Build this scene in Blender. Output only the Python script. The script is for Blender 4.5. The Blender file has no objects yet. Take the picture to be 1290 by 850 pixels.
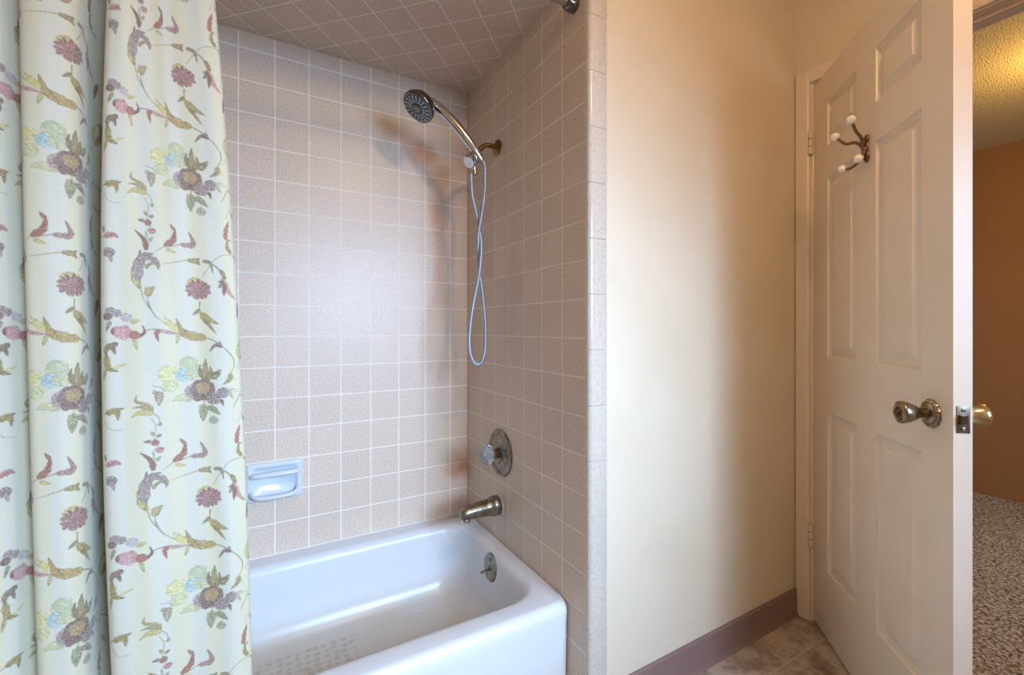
import bpy, bmesh, math, random
import numpy as np
from mathutils import Vector, Matrix
random.seed(7); rng = np.random.RandomState(5)
SC = bpy.context.scene; COL = SC.collection
PI = math.pi; R = math.radians

# ------------------------------------------------------------------ camera
cam_d = bpy.data.cameras.new('camera'); cam = bpy.data.objects.new('camera', cam_d); COL.objects.link(cam)
cam_d.sensor_width = 36; cam_d.lens = 560.137/1290*36
cam_d.shift_y = -(425-413.14)/1290
cam_d.clip_start = .02
cam.location = (-.8026, -1.8036, 1.1327)
cam.rotation_euler = (PI/2, 0, -R(29.7563))
SC.camera = cam

# ------------------------------------------------------------------ light and exposure
vs = SC.view_settings
vs.view_transform = 'Standard'; vs.look = 'None'; vs.gamma = 1; vs.use_curve_mapping = False
vs.exposure = 0.0
w = bpy.data.worlds.new('world'); SC.world = w; w.use_nodes = True
w.node_tree.nodes['Background'].inputs[0].default_value = (.75, .85, 1, 1)
w.node_tree.nodes['Background'].inputs[1].default_value = .3

def area(name, loc, rot, sx, sy, power, col, spread=180):
    d = bpy.data.lights.new(name, 'AREA'); d.shape = 'RECTANGLE'; d.size = sx; d.size_y = sy
    d.energy = power; d.color = col; d.spread = R(spread)
    o = bpy.data.objects.new(name, d); COL.objects.link(o); o.location = loc; o.rotation_euler = rot; return o
def point(name, loc, power, col, r):
    d = bpy.data.lights.new(name, 'POINT'); d.energy = power; d.color = col; d.shadow_soft_size = r
    o = bpy.data.objects.new(name, d); COL.objects.link(o); o.location = loc; return o
# daylight falling in through the window behind the camera (sky light comes in from above)
area('window_daylight', (.08, -3.00, 1.50), (R(90-19), 0, R(17)), 1.05, .85, 26, (.46, .69, 1), 77)
# warm ceiling fixture of the bathroom, behind the camera
point('ceiling_lamp_light', (-.13, -1.93, 2.33), 23, (1, .66, .38), .06)
# warm lamp on the hall ceiling
point('hall_lamp_light', (2.25, -1.42, 2.14), 12, (1, .62, .16), .05)
# daylight reaching the hall carpet from a room further down
area('hall_daylight', (2.4, -3.3, 1.5), (R(70), 0, 0), 1.0, 1.2, 15, (.7, .84, 1), 110)

# ------------------------------------------------------------------ helpers
class MB:
    def __init__(s): s.v = []; s.f = []; s.m = []
    def add(s, vs_, fs, mi=0):
        o = len(s.v); s.v += [tuple(p) for p in vs_]
        for f in fs: s.f.append(tuple(i+o for i in f)); s.m.append(mi)
    def box(s, a, b, mi=0, bev=0):
        bm = bmesh.new(); bmesh.ops.create_cube(bm, size=1)
        for v in bm.verts: v.co = Vector([a[i]+(b[i]-a[i])*(v.co[i]+.5) for i in range(3)])
        if bev: bmesh.ops.bevel(bm, geom=bm.edges[:], offset=bev, segments=2, affect='EDGES', profile=.6)
        bm.verts.index_update(); s.add([v.co[:] for v in bm.verts], [[v.index for v in f.verts] for f in bm.faces], mi); bm.free()
    def prism(s, poly, axis, a, b, mi=0):
        # poly: 2D points in the two axes other than axis (in xyz order)
        n = len(poly); vs_ = []
        for t in (a, b):
            for p in poly:
                q = list(p); q.insert(axis, t); vs_.append(q)
        fs = [list(range(n))[::-1], list(range(n, 2*n))] + [[i, (i+1) % n, n+(i+1) % n, n+i] for i in range(n)]
        s.add(vs_, fs, mi)
    def rings(s, rings, mi=0, cap0=True, cap1=True):
        n = len(rings[0]); vs_ = [p for r in rings for p in r]; fs = []
        for k in range(len(rings)-1):
            for i in range(n):
                j = (i+1) % n; fs.append([k*n+i, k*n+j, (k+1)*n+j, (k+1)*n+i])
        if cap0: fs.append(list(range(n))[::-1])
        if cap1: fs.append([(len(rings)-1)*n+i for i in range(n)])
        s.add(vs_, fs, mi)
    def lathe(s, prof, o, ax, n=32, mi=0, wob=None, cap0=True, cap1=True):
        ax = Vector(ax).normalized(); u = ax.orthogonal().normalized(); w_ = ax.cross(u); o = Vector(o); rr = []
        for (r, h) in prof:
            r = max(r, 1e-5); row = []
            for i in range(n):
                a = 2*PI*i/n; q = r*(wob(a, h) if wob else 1)
                row.append((o+ax*h+u*math.cos(a)*q+w_*math.sin(a)*q)[:])
            rr.append(row)
        s.rings(rr, mi, cap0, cap1)
    def tube(s, pts, rad, n=14, mi=0, sy=1, cap=True):
        pts = [Vector(p) for p in pts]; rr = []; t0 = (pts[1]-pts[0]).normalized(); u = t0.orthogonal().normalized()
        for i, p in enumerate(pts):
            t = (pts[min(i+1, len(pts)-1)]-pts[max(i-1, 0)]).normalized()
            u = (u-t*u.dot(t)).normalized(); w_ = t.cross(u)
            r = rad[i] if isinstance(rad, (list, tuple)) else rad
            rr.append([(p+u*math.cos(2*PI*k/n)*r+w_*math.sin(2*PI*k/n)*r*sy)[:] for k in range(n)])
        s.rings(rr, mi, cap, cap)
    def build(s, name, mats, parent=None, smooth=35, loc=None):
        me = bpy.data.meshes.new(name); me.from_pydata(s.v, [], s.f); me.validate()
        bm = bmesh.new(); bm.from_mesh(me); bmesh.ops.recalc_face_normals(bm, faces=bm.faces); bm.to_mesh(me); bm.free()
        if not isinstance(mats, (list, tuple)): mats = [mats]
        for m in mats: me.materials.append(m)
        if len(me.polygons) == len(s.m): me.polygons.foreach_set('material_index', s.m)
        if smooth:
            me.polygons.foreach_set('use_smooth', [True]*len(me.polygons)); me.set_sharp_from_angle(angle=R(smooth))
        o = bpy.data.objects.new(name, me); COL.objects.link(o)
        if parent: o.parent = parent
        if loc: o.location = loc
        return o
def spline(pts, n=8, closed=False):
    P = [Vector(p) for p in pts]; out = []; m = len(P)
    for i in range(m-1 if not closed else m):
        a, b, c, d = (P[(i-1) % m] if (i or closed) else P[0]), P[i], P[(i+1) % m], (P[(i+2) % m] if (i+2 < m or closed) else P[-1])
        for k in range(n):
            t = k/n; out.append(.5*((2*b)+(c-a)*t+(2*a-5*b+4*c-d)*t*t+(3*b-a-3*c+d)*t**3))
    if not closed: out.append(P[-1])
    return out
def tag(o, label=None, cat=None, group=None, kind=None):
    if label: o['label'] = label
    if cat: o['category'] = cat
    if group: o['group'] = group
    if kind: o['kind'] = kind
    return o
def struct(o, label, cat): return tag(o, label, cat, kind='structure')
def empty(name, loc, rz=0):
    o = bpy.data.objects.new(name, None); COL.objects.link(o); o.location = loc; o.rotation_euler = (0, 0, rz); o.empty_display_size = .05; return o

# ------------------------------------------------------------------ materials
def lin(c): return tuple(((x/255)/12.92 if x/255 <= .04045 else ((x/255+.055)/1.055)**2.4) for x in c)
def mat(name, col, rough=.5, metal=0, spec=.5):
    m = bpy.data.materials.new(name); m.use_nodes = True; b = m.node_tree.nodes['Principled BSDF']
    b.inputs['Base Color'].default_value = (*lin(col), 1); b.inputs['Roughness'].default_value = rough
    b.inputs['Metallic'].default_value = metal; b.inputs['Specular IOR Level'].default_value = spec
    return m
def N(m, t, **kw):
    n = m.node_tree.nodes.new(t)
    for k, v in kw.items():
        if k.startswith('i_'): n.inputs[k[2:].replace('_', ' ')].default_value = v
        else: setattr(n, k, v)
    return n
def L(m, a, b): m.node_tree.links.new(a, b)
def BS(m): return m.node_tree.nodes['Principled BSDF']
def noisy(m, c1, c2, scale, detail=4, bump=0, bscale=None, bdist=.001, ramp=(.4, .6), rough=None):
    tc = N(m, 'ShaderNodeTexCoord'); nz = N(m, 'ShaderNodeTexNoise', i_Scale=scale, i_Detail=detail); L(m, tc.outputs['Object'], nz.inputs['Vector'])
    cr = N(m, 'ShaderNodeValToRGB'); e = cr.color_ramp.elements
    e[0].position, e[1].position = ramp; e[0].color = (*lin(c1), 1); e[1].color = (*lin(c2), 1)
    L(m, nz.outputs['Fac'], cr.inputs['Fac']); L(m, cr.outputs['Color'], BS(m).inputs['Base Color'])
    if bump:
        nb = N(m, 'ShaderNodeTexNoise', i_Scale=bscale or scale, i_Detail=3); L(m, tc.outputs['Object'], nb.inputs['Vector'])
        bp = N(m, 'ShaderNodeBump', i_Strength=bump, i_Distance=bdist); L(m, nb.outputs['Fac'], bp.inputs['Height']); L(m, bp.outputs['Normal'], BS(m).inputs['Normal'])
    return m
def tile_mat(name, au, av, u0, v0, pu, pv, rot=0, c1=(225, 206, 189), c2=(211, 190, 172), grout=(250, 240, 230), mort=.0021, rough=.36, rust_and_glow=(), speck=170, dark=(197, 171, 151)):
    m = mat(name, c1, rough); tc = N(m, 'ShaderNodeTexCoord'); sp = N(m, 'ShaderNodeSeparateXYZ'); L(m, tc.outputs['Object'], sp.inputs[0])
    def ma(op, a, b=None):
        n = N(m, 'ShaderNodeMath', operation=op)
        for i, x in enumerate((a, b)):
            if x is None: continue
            if isinstance(x, (int, float)): n.inputs[i].default_value = x
            else: L(m, x, n.inputs[i])
        return n.outputs[0]
    u = ma('SUBTRACT', sp.outputs[au], u0); v = ma('SUBTRACT', sp.outputs[av], v0)
    if rot:
        cs, sn = math.cos(rot), math.sin(rot)
        u, v = ma('ADD', ma('MULTIPLY', u, cs), ma('MULTIPLY', v, sn)), ma('SUBTRACT', ma('MULTIPLY', v, cs), ma('MULTIPLY', u, sn))
    cb = N(m, 'ShaderNodeCombineXYZ'); L(m, ma('ADD', u, 50*pu), cb.inputs[0]); L(m, ma('ADD', v, 50*pv), cb.inputs[1])
    br = N(m, 'ShaderNodeTexBrick', offset=0, squash=1, i_Scale=1, i_Mortar_Size=mort, i_Mortar_Smooth=.3, i_Brick_Width=pu, i_Row_Height=pv, i_Bias=0)
    br.inputs['Color1'].default_value = (0, 0, 0, 1); br.inputs['Color2'].default_value = (1, 1, 1, 1); br.inputs['Mortar'].default_value = (.5, .5, .5, 1)
    L(m, cb.outputs[0], br.inputs['Vector'])
    nz = N(m, 'ShaderNodeTexNoise', i_Scale=speck, i_Detail=3, i_Roughness=.7); L(m, tc.outputs['Object'], nz.inputs['Vector'])
    cr = N(m, 'ShaderNodeValToRGB'); e = cr.color_ramp.elements
    e[0].position = .30; e[1].position = .56; e[0].color = (*lin(dark), 1); e[1].color = (*lin(c1), 1); x = e.new(.43); x.color = (*lin(c2), 1)
    L(m, nz.outputs['Fac'], cr.inputs['Fac'])
    hs = N(m, 'ShaderNodeHueSaturation'); L(m, cr.outputs['Color'], hs.inputs['Color'])
    sc = N(m, 'ShaderNodeSeparateColor'); L(m, br.outputs['Color'], sc.inputs[0])
    L(m, ma('ADD', ma('MULTIPLY', sc.outputs[0], .05), .975), hs.inputs['Value'])
    cur = hs.outputs[0]
    mx = N(m, 'ShaderNodeMix', data_type='RGBA'); L(m, br.outputs['Fac'], mx.inputs['Factor']); L(m, cur, mx.inputs['A']); mx.inputs['B'].default_value = (*lin(grout), 1); cur = mx.outputs['Result']
    for (cx, cz, ru, rv, amt) in rust_and_glow:      # rust at the corner joints; upper back-wall spots paint in orange light-edge glow
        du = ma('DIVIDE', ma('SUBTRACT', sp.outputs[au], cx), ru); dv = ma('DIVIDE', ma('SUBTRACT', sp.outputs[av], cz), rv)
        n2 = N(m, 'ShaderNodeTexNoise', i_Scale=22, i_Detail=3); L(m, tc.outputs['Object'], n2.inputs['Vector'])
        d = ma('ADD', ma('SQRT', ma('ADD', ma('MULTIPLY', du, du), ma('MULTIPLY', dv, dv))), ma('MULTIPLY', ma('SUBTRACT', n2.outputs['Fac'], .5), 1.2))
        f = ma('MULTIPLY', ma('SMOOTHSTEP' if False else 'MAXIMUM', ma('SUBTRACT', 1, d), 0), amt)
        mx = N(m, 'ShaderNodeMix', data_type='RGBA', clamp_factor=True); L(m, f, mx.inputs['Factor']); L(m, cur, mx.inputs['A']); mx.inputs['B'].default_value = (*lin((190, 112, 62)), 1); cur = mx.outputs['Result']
    L(m, cur, BS(m).inputs['Base Color'])
    L(m, ma('ADD', ma('MULTIPLY', br.outputs['Fac'], .4), rough), BS(m).inputs['Roughness']); BS(m).inputs['Specular IOR Level'].default_value = .38
    n3 = N(m, 'ShaderNodeTexNoise', i_Scale=60, i_Detail=2); L(m, tc.outputs['Object'], n3.inputs['Vector'])
    h = ma('ADD', ma('MULTIPLY', br.outputs['Fac'], -1.0), ma('MULTIPLY', n3.outputs['Fac'], .28))
    bp = N(m, 'ShaderNodeBump', i_Strength=.6, i_Distance=.0009); L(m, h, bp.inputs['Height']); L(m, bp.outputs['Normal'], BS(m).inputs['Normal'])
    return m
PT = .1115; TB = .3229
M = {}
M['tile_back'] = tile_mat('tile_back', 'X', 'Z', -.080, TB, PT, PT, rust_and_glow=((-.03, .515, .085, .055, .75), (-.05, .37, .11, .04, .3), (-.215, 1.86, .10, .07, .55), (-.14, 1.62, .05, .16, .45), (-.13, 1.35, .035, .25, .2)))
M['tile_side'] = tile_mat('tile_side', 'Y', 'Z', -.7068, TB, PT, PT, rust_and_glow=((-.02, .50, .05, .05, .4),))
M['tile_ceil'] = tile_mat('tile_ceil', 'X', 'Y', 0, 0, PT, PT, rot=PI/4)
M['bullnose'] = tile_mat('bullnose', 'X', 'Z', -.3, 1.385, .6, .157, c1=(205, 194, 182), c2=(199, 187, 174), dark=(190, 176, 162), grout=(214, 206, 196), rough=.15, speck=90)
M['paint'] = noisy(mat('paint', (220, 206, 184), .55, spec=.3), (218, 204, 181), (222, 209, 188), 3, bump=.25, bscale=140, bdist=.0012)
M['door_paint'] = noisy(mat('door_paint', (236, 222, 204), .38), (235, 220, 202), (238, 224, 207), 5, bump=.08, bscale=90, bdist=.0006)
M['trim_paint'] = mat('trim_paint', (228, 213, 195), .4)
M['tub'] = mat('tub', (222, 224, 226), .27)
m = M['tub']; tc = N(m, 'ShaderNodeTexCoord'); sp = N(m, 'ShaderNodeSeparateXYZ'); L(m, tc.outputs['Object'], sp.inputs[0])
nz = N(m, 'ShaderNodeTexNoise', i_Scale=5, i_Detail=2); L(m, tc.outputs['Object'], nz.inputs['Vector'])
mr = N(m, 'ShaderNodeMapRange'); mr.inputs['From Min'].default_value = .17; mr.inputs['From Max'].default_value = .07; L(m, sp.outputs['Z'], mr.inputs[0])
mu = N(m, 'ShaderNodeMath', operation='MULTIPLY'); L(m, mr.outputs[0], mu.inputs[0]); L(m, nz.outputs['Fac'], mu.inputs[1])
mx = N(m, 'ShaderNodeMix', data_type='RGBA'); L(m, mu.outputs[0], mx.inputs['Factor']); mx.inputs['A'].default_value = (*lin((220, 222, 225)), 1); mx.inputs['B'].default_value = (*lin((214, 196, 168)), 1); L(m, mx.outputs['Result'], BS(m).inputs['Base Color'])  # beige low in the basin paints in the reflection of the brown wall
M['ceramic'] = mat('ceramic', (212, 218, 224), .08)
M['pewter'] = noisy(mat('pewter', (128, 118, 104), .3, .9), (120, 110, 96), (150, 140, 124), 60)
M['chrome'] = mat('chrome', (205, 208, 214), .1, 1)
M['dark_chrome'] = mat('dark_chrome', (120, 116, 112), .16, 1)
M['nozzle'] = mat('nozzle', (70, 72, 76), .35)
M['nozzle_pale'] = mat('nozzle_pale', (170, 176, 184), .35)
M['bronze'] = noisy(mat('bronze', (140, 112, 66), .32, .9), (118, 92, 52), (156, 126, 76), 50)
M['hook_bronze'] = mat('hook_bronze', (122, 96, 70), .42, .6)
M['brass'] = noisy(mat('brass', (160, 144, 118), .3, 1), (138, 122, 100), (176, 160, 136), 40)
M['brass_dark'] = mat('brass_dark', (92, 74, 58), .4, .8)
M['bright_brass'] = mat('bright_brass', (222, 210, 176), .18, 1)
M['porcelain'] = mat('porcelain', (244, 242, 238), .12)
M['hose'] = mat('hose', (168, 174, 184), .38, .6)
M['baseboard'] = mat('baseboard', (138, 112, 108), .42)
M['cream_metal'] = mat('cream_metal', (224, 208, 188), .35)
M['gap'] = mat('gap', (120, 104, 88), .8)
m = M['acrylic'] = mat('acrylic', (235, 242, 250), .03); BS(m).inputs['Transmission Weight'].default_value = .85; BS(m).inputs['IOR'].default_value = 1.49
# floor: slate-look tiles
m = M['floor'] = tile_mat('floor_tile', 'X', 'Y', .80, -.960, .3045, .3045, c1=(186, 172, 158), c2=(150, 134, 122), dark=(122, 102, 90), grout=(196, 184, 168), mort=.0022, rough=.3, speck=9)
# hose spiral, popcorn, carpet
m = M['popcorn'] = mat('popcorn', (226, 206, 168), .9)
tc = N(m, 'ShaderNodeTexCoord'); v1 = N(m, 'ShaderNodeTexNoise', i_Scale=150, i_Detail=2); L(m, tc.outputs['Object'], v1.inputs['Vector'])
bp = N(m, 'ShaderNodeBump', i_Strength=1, i_Distance=.012); L(m, v1.outputs['Fac'], bp.inputs['Height']); L(m, bp.outputs['Normal'], BS(m).inputs['Normal'])
m = M['hall_paint'] = mat('hall_paint', (168, 124, 84), .7)
m = M['carpet'] = mat('carpet', (150, 136, 124), 1, spec=.1)
tc = N(m, 'ShaderNodeTexCoord'); nz = N(m, 'ShaderNodeTexNoise', i_Scale=80, i_Detail=3, i_Roughness=.75); L(m, tc.outputs['Object'], nz.inputs['Vector'])
cr = N(m, 'ShaderNodeValToRGB'); e = cr.color_ramp.elements; e[0].position = .40; e[1].position = .58; e[0].color = (*lin((108, 86, 70)), 1); e[1].color = (*lin((206, 196, 184)), 1); x = e.new(.49); x.color = (*lin((158, 142, 128)), 1)
L(m, nz.outputs['Fac'], cr.inputs[0]); L(m, cr.outputs[0], BS(m).inputs['Base Color'])
bp = N(m, 'ShaderNodeBump', i_Strength=.7, i_Distance=.008); L(m, nz.outputs['Fac'], bp.inputs['Height']); L(m, bp.outputs['Normal'], BS(m).inputs['Normal'])
# tub floor: pale non-slip dots
m = M['tub_floor'] = mat('tub_floor', (226, 224, 214), .3)
tc = N(m, 'ShaderNodeTexCoord'); mp = N(m, 'ShaderNodeVectorMath', operation='MULTIPLY'); mp.inputs[1].default_value = (1, 1, 0); L(m, tc.outputs['Object'], mp.inputs[0])
vo = N(m, 'ShaderNodeTexVoronoi', i_Scale=36, i_Randomness=.35); L(m, mp.outputs[0], vo.inputs['Vector'])
cr = N(m, 'ShaderNodeValToRGB'); e = cr.color_ramp.elements; e[0].position = .34; e[1].position = .40; e[0].color = (*lin((200, 193, 180)), 1); e[1].color = (*lin((216, 210, 198)), 1)
sp = N(m, 'ShaderNodeSeparateXYZ'); L(m, tc.outputs['Object'], sp.inputs[0])
mr = N(m, 'ShaderNodeMapRange'); mr.inputs['From Min'].default_value = -.52; mr.inputs['From Max'].default_value = -.44; L(m, sp.outputs['X'], mr.inputs[0])
ad = N(m, 'ShaderNodeMath', operation='ADD'); L(m, mr.outputs[0], ad.inputs[0]); L(m, vo.outputs['Distance'], ad.inputs[1])
L(m, ad.outputs[0], cr.inputs[0]); L(m, cr.outputs[0], BS(m).inputs['Base Color'])

# ------------------------------------------------------------------ room shell
DZ = -.8276; DX = 1.0625; HC = 2.44; AC = 2.164; YF = -3.05; XL = -1.60; WT = .1175
def plain(name, boxes, mats, label, cat, bev=0):
    b = MB()
    for x in boxes: b.box(x[0], x[1], x[2] if len(x) > 2 else 0, bev)
    return struct(b.build(name, mats, smooth=0), label, cat)
plain('floor', [((XL-.1, YF-.1, -.06), (DX+.02, DZ, 0)), ((-1.6, DZ, -.06), (0, .1, 0))], M['floor'], 'brown and grey slate-look tile floor of the bathroom', 'floor')
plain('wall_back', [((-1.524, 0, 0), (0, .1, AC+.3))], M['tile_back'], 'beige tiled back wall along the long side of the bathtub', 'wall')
# the tiled end wall and the painted wall are the two faces of one stud wall
plain('wall_faucet', [((0, -.8192, 0), (.012, .1, AC))], M['tile_side'], 'pinkish beige tiled wall carrying the faucet and the shower arm', 'wall')
plain('wall_alcove_left', [((-1.6, DZ, 0), (-1.524, .1, AC))], M['tile_side'], 'tiled end wall hidden behind the shower curtain', 'wall')
plain('ceiling_alcove', [((-1.6, DZ+.006, AC), (0, .1, AC+.03))], M['tile_ceil'], 'lowered alcove ceiling with tiles laid diagonally', 'ceiling')
plain('wall_painted', [((.012, DZ, 0), (DX, .1, HC)), ((-1.6, DZ, AC), (.012, DZ+.006, HC)), ((-1.6, DZ+.006, AC+.03), (.012, 0, HC)), ((0, DZ, AC), (.012, .1, HC))], M['paint'], 'cream painted wall between the bathtub and the door', 'wall')
OY0 = -.888; OY1 = OY0-.785; OZ = 2.078      # door opening
plain('wall_door', [((DX, OY0+.012, 0), (DX+WT, .1, HC)), ((DX, YF, 0), (DX+WT, OY1-.012, HC)), ((DX, OY1-.012, OZ+.012), (DX+WT, OY0+.012, HC))], M['paint'], 'cream painted wall around the open doorway', 'wall')
wx0, wx1, wz0, wz1 = -.55, .70, 1.00, 2.0
plain('wall_front', [((XL, YF-.1, 0), (wx0, YF, HC)), ((wx1, YF-.1, 0), (DX+WT, YF, HC)), ((wx0, YF-.1, 0), (wx1, YF, wz0)), ((wx0, YF-.1, wz1), (wx1, YF, HC))], M['paint'], 'cream painted wall with the window, behind the camera', 'wall')
plain('wall_left', [((XL-.1, YF-.1, 0), (XL, .1, HC))], M['paint'], 'cream painted wall on the left of the room', 'wall')
plain('ceiling', [((XL, YF-.1, HC), (DX+WT, DZ, HC+.05))], M['paint'], 'cream painted bathroom ceiling', 'ceiling')
b = MB()
for a, c in (((wx0, YF-.08, wz0), (wx0+.04, YF-.03, wz1)), ((wx1-.04, YF-.08, wz0), (wx1, YF-.03, wz1)), ((wx0+.04, YF-.08, wz0), (wx1-.04, YF-.03, wz0+.04)), ((wx0+.04, YF-.08, wz1-.04), (wx1-.04, YF-.03, wz1))): b.box(a, c)
struct(b.build('window_1', M['trim_paint'], smooth=0), 'white framed window behind the camera', 'window')

# bullnose trim column on the outside corner
b = MB(); xb0, xb1, yb = -.0001, .066, DZ-.007
for k in range(16):
    z0 = 1.385-.157*9+.157*k; z1 = z0+.157
    z0 = max(z0+.0006, 0.0); z1 = min(z1-.0006, HC-.2)
    if z1-z0 < .01: continue
    prof = [(xb0, -.8200)] + [(xb0+.013*(1-math.cos(a)), yb+.0135-.0135*math.sin(a)) for a in np.linspace(0, PI/2, 7)] + [(xb1-.004, yb), (xb1, yb+.003), (xb1, DZ-.0003), (.0125, DZ-.0003), (.0125, -.8200)]
    n = len(prof); lo = [(p[0], p[1], z0) for p in prof]; hi = [(p[0], p[1], z1) for p in prof]
    b.add(lo+hi, [list(range(n)), list(range(n, 2*n))[::-1]]+[[i, (i+1) % n, n+(i+1) % n, n+i] for i in range(n)])
struct(b.build('trim_1', M['bullnose'], smooth=40), 'pale glossy rounded corner tiles edging the tub surround', 'tile trim')

# baseboard with a small toe
CX = DX-.014
b = MB(); b.prism([(DZ, .103), (DZ-.006, .103), (DZ-.009, .098), (DZ-.010, .016), (DZ-.012, .008), (DZ-.016, .003), (DZ-.017, 0), (DZ, 0)], 0, .0665, CX-.0003)
struct(b.build('baseboard_right', M['baseboard'], smooth=30), 'mauve brown vinyl cove baseboard under the cream wall', 'baseboard')

# casing and jambs of the doorway
b = MB(); CX = DX-.014
b.prism([(CX, DZ-.004), (CX, OY0+.015), (CX+.004, OY0+.009), (DX, OY0+.009), (DX, DZ-.004)], 2, 0.0, OZ+.052)
b.prism([(CX, OY1-.010), (CX, OY1-.055), (DX, OY1-.055), (DX, OY1-.004), (CX+.004, OY1-.004)], 2, 0.0, OZ+.052)
b.prism([(CX, OZ+.010), (CX, OZ+.052), (DX, OZ+.052), (DX, OZ+.004), (CX+.004, OZ+.004)], 1, OY1-.010, OY0+.010)
struct(b.build('trim_2', M['trim_paint'], smooth=25), 'cream door casing beside the mauve baseboard', 'door casing')
b = MB()
b.box((DX+.0005, OY0, 0), (DX+WT, OY0+.0115, OZ)); b.box((DX+.0005, OY1-.0115, 0), (DX+WT, OY1, OZ)); b.box((DX+.0005, OY1-.0115, OZ), (DX+WT, OY0+.0115, OZ+.0115))
b.box((DX+.040, OY0-.011, 0), (DX+.075, OY0, OZ), 0); b.box((DX+.040, OY1, 0), (DX+.075, OY1+.011, OZ), 0); b.box((DX+.040, OY1+.011, OZ-.011), (DX+.075, OY0-.011, OZ), 0)
struct(b.build('trim_3', M['trim_paint'], smooth=0), 'cream door jamb with its stop strip around the opening', 'door jamb')
b = MB(); HX = DX+WT
b.box((HX, OY0+.004, 0), (HX+.014, OY0+.06, OZ+.055), 0, .003); b.box((HX, OY1-.06, 0), (HX+.014, OY1-.004, OZ+.055), 0, .003); b.box((HX, OY1-.004, OZ+.004), (HX+.014, OY0+.004, OZ+.055), 0, .003)
struct(b.build('trim_4', M['trim_paint'], smooth=0), 'cream casing on the hall side of the doorway', 'door casing')

# ------------------------------------------------------------------ hall beyond the door
HZ = 2.34; HW = 3.45
plain('floor_hall', [((DX+.02, -4.2, -.06), (HW+.1, .1, 0))], M['floor'], 'subfloor of the hall below the carpet', 'floor')
b = MB(); nx, ny = 90, 120
gx = np.linspace(DX+.03, HW, nx); gy = np.linspace(-2.6, .0, ny); vv = []
for j in range(ny):
    for i in range(nx): vv.append((gx[i], gy[j], .010+.004*math.sin(gx[i]*31)*math.sin(gy[j]*27)+.005*rng.rand()))
b.add(vv, [(j*nx+i, j*nx+i+1, (j+1)*nx+i+1, (j+1)*nx+i) for j in range(ny-1) for i in range(nx-1)])
o = b.build('hall_carpet', M['carpet'], smooth=180); tag(o, 'speckled grey brown shag carpet seen through the doorway', 'carpet', kind='stuff')
plain('wall_hall', [((HW, -4.2, 0), (HW+.1, .1, HZ))], M['hall_paint'], 'warm brown lit wall at the far side of the hall', 'wall')
plain('wall_hall_left', [((DX+WT, .0, 0), (HW, .1, HZ))], M['hall_paint'], 'brown hall wall left of the doorway view', 'wall')
plain('wall_hall_right', [((DX+WT, -4.3, 0), (HW, -4.2, HZ)), ((DX, -4.2, 0), (DX+WT, YF-.1, HZ))], M['hall_paint'], 'brown hall wall out of view on the right', 'wall')
plain('ceiling_hall', [((DX+WT, -4.2, HZ), (HW, 0, HZ+.05))], M['popcorn'], 'popcorn textured hall ceiling in yellow lamp light', 'ceiling')

# ------------------------------------------------------------------ bathtub
def rrect(x0, x1, y0, y1, r, n=8):
    """rounded rectangle, r per corner: (x1y1, x0y1, x0y0, x1y0)"""
    if not isinstance(r, (tuple, list)): r = [r]*4
    out = []
    for (cx, cy, a0, rr) in ((x1, y1, 0, r[0]), (x0, y1, 90, r[1]), (x0, y0, 180, r[2]), (x1, y0, 270, r[3])):
        sx = -1 if cx == x1 else 1; sy = -1 if cy == y1 else 1
        for k in range(n+1):
            a = R(a0+90*k/n); out.append((cx+sx*rr+rr*math.cos(a), cy+sy*rr+rr*math.sin(a)))
    # fill straight runs so quads stay regular
    full = []; m_ = len(out)
    for i in range(m_):
        p, q = out[i], out[(i+1) % m_]; full.append(p)
        if i % (n+1) == n:
            for k in range(1, 12): full.append((p[0]+(q[0]-p[0])*k/12, p[1]+(q[1]-p[1])*k/12))
    return full
tx0, tx1, ty0, ty1, TZ = -1.522, -.0015, -.746, -.0015, .3225
rg = []
def ring(x0, x1, y0, y1, r, z): rg.append([(p[0], p[1], z) for p in rrect(x0, x1, y0, y1, r)])
ring(tx0, tx1, ty0+.012, ty1, .012, 0.0); ring(tx0, tx1, ty0+.010, ty1, .014, .05); ring(tx0, tx1, ty0+.004, ty1, .016, TZ-.055); ring(tx0, tx1, ty0, ty1, .018, TZ-.030)
for a in np.linspace(.15, 1, 6):
    q = math.sin(a*PI/2); c_ = 1-math.cos(a*PI/2); ring(tx0+.003*c_, tx1-.003*c_, ty0+.024*c_, ty1-.003*c_, .018+.006*c_, TZ-.030+.030*q)
iy0, iy1, ix0, ix1 = -.658, -.078, -1.40, -.052
for a in np.linspace(0, 1, 6):
    d = .030*math.sin(a*PI/2); h = .030*(1-math.cos(a*PI/2))
    ring(ix0-.022+d, ix1+.022-d, iy0-.022+d, iy1+.022-d, .115-d*.3, TZ-.001-h)
ring(ix0+.05, ix1-.016, iy0+.018, iy1-.012, .11, .22); ring(ix0+.11, ix1-.030, iy0+.034, iy1-.026, .11, .125)
ring(ix0+.15, ix1-.048, iy0+.055, iy1-.046, .10, .085); ring(ix0+.17, ix1-.072, iy0+.080, iy1-.070, .09, .068)
nb = len(rg); ring(ix0+.20, ix1-.10, iy0+.110, iy1-.10, .07, .064)
b = MB(); b.rings(rg, 0, True, False); c = MB()
b.add(rg[-1], [list(range(len(rg[-1])))], 1)
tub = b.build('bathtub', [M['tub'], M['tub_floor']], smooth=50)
tag(tub, 'white alcove bathtub along the tiled wall, below the faucet', 'bathtub')
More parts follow.
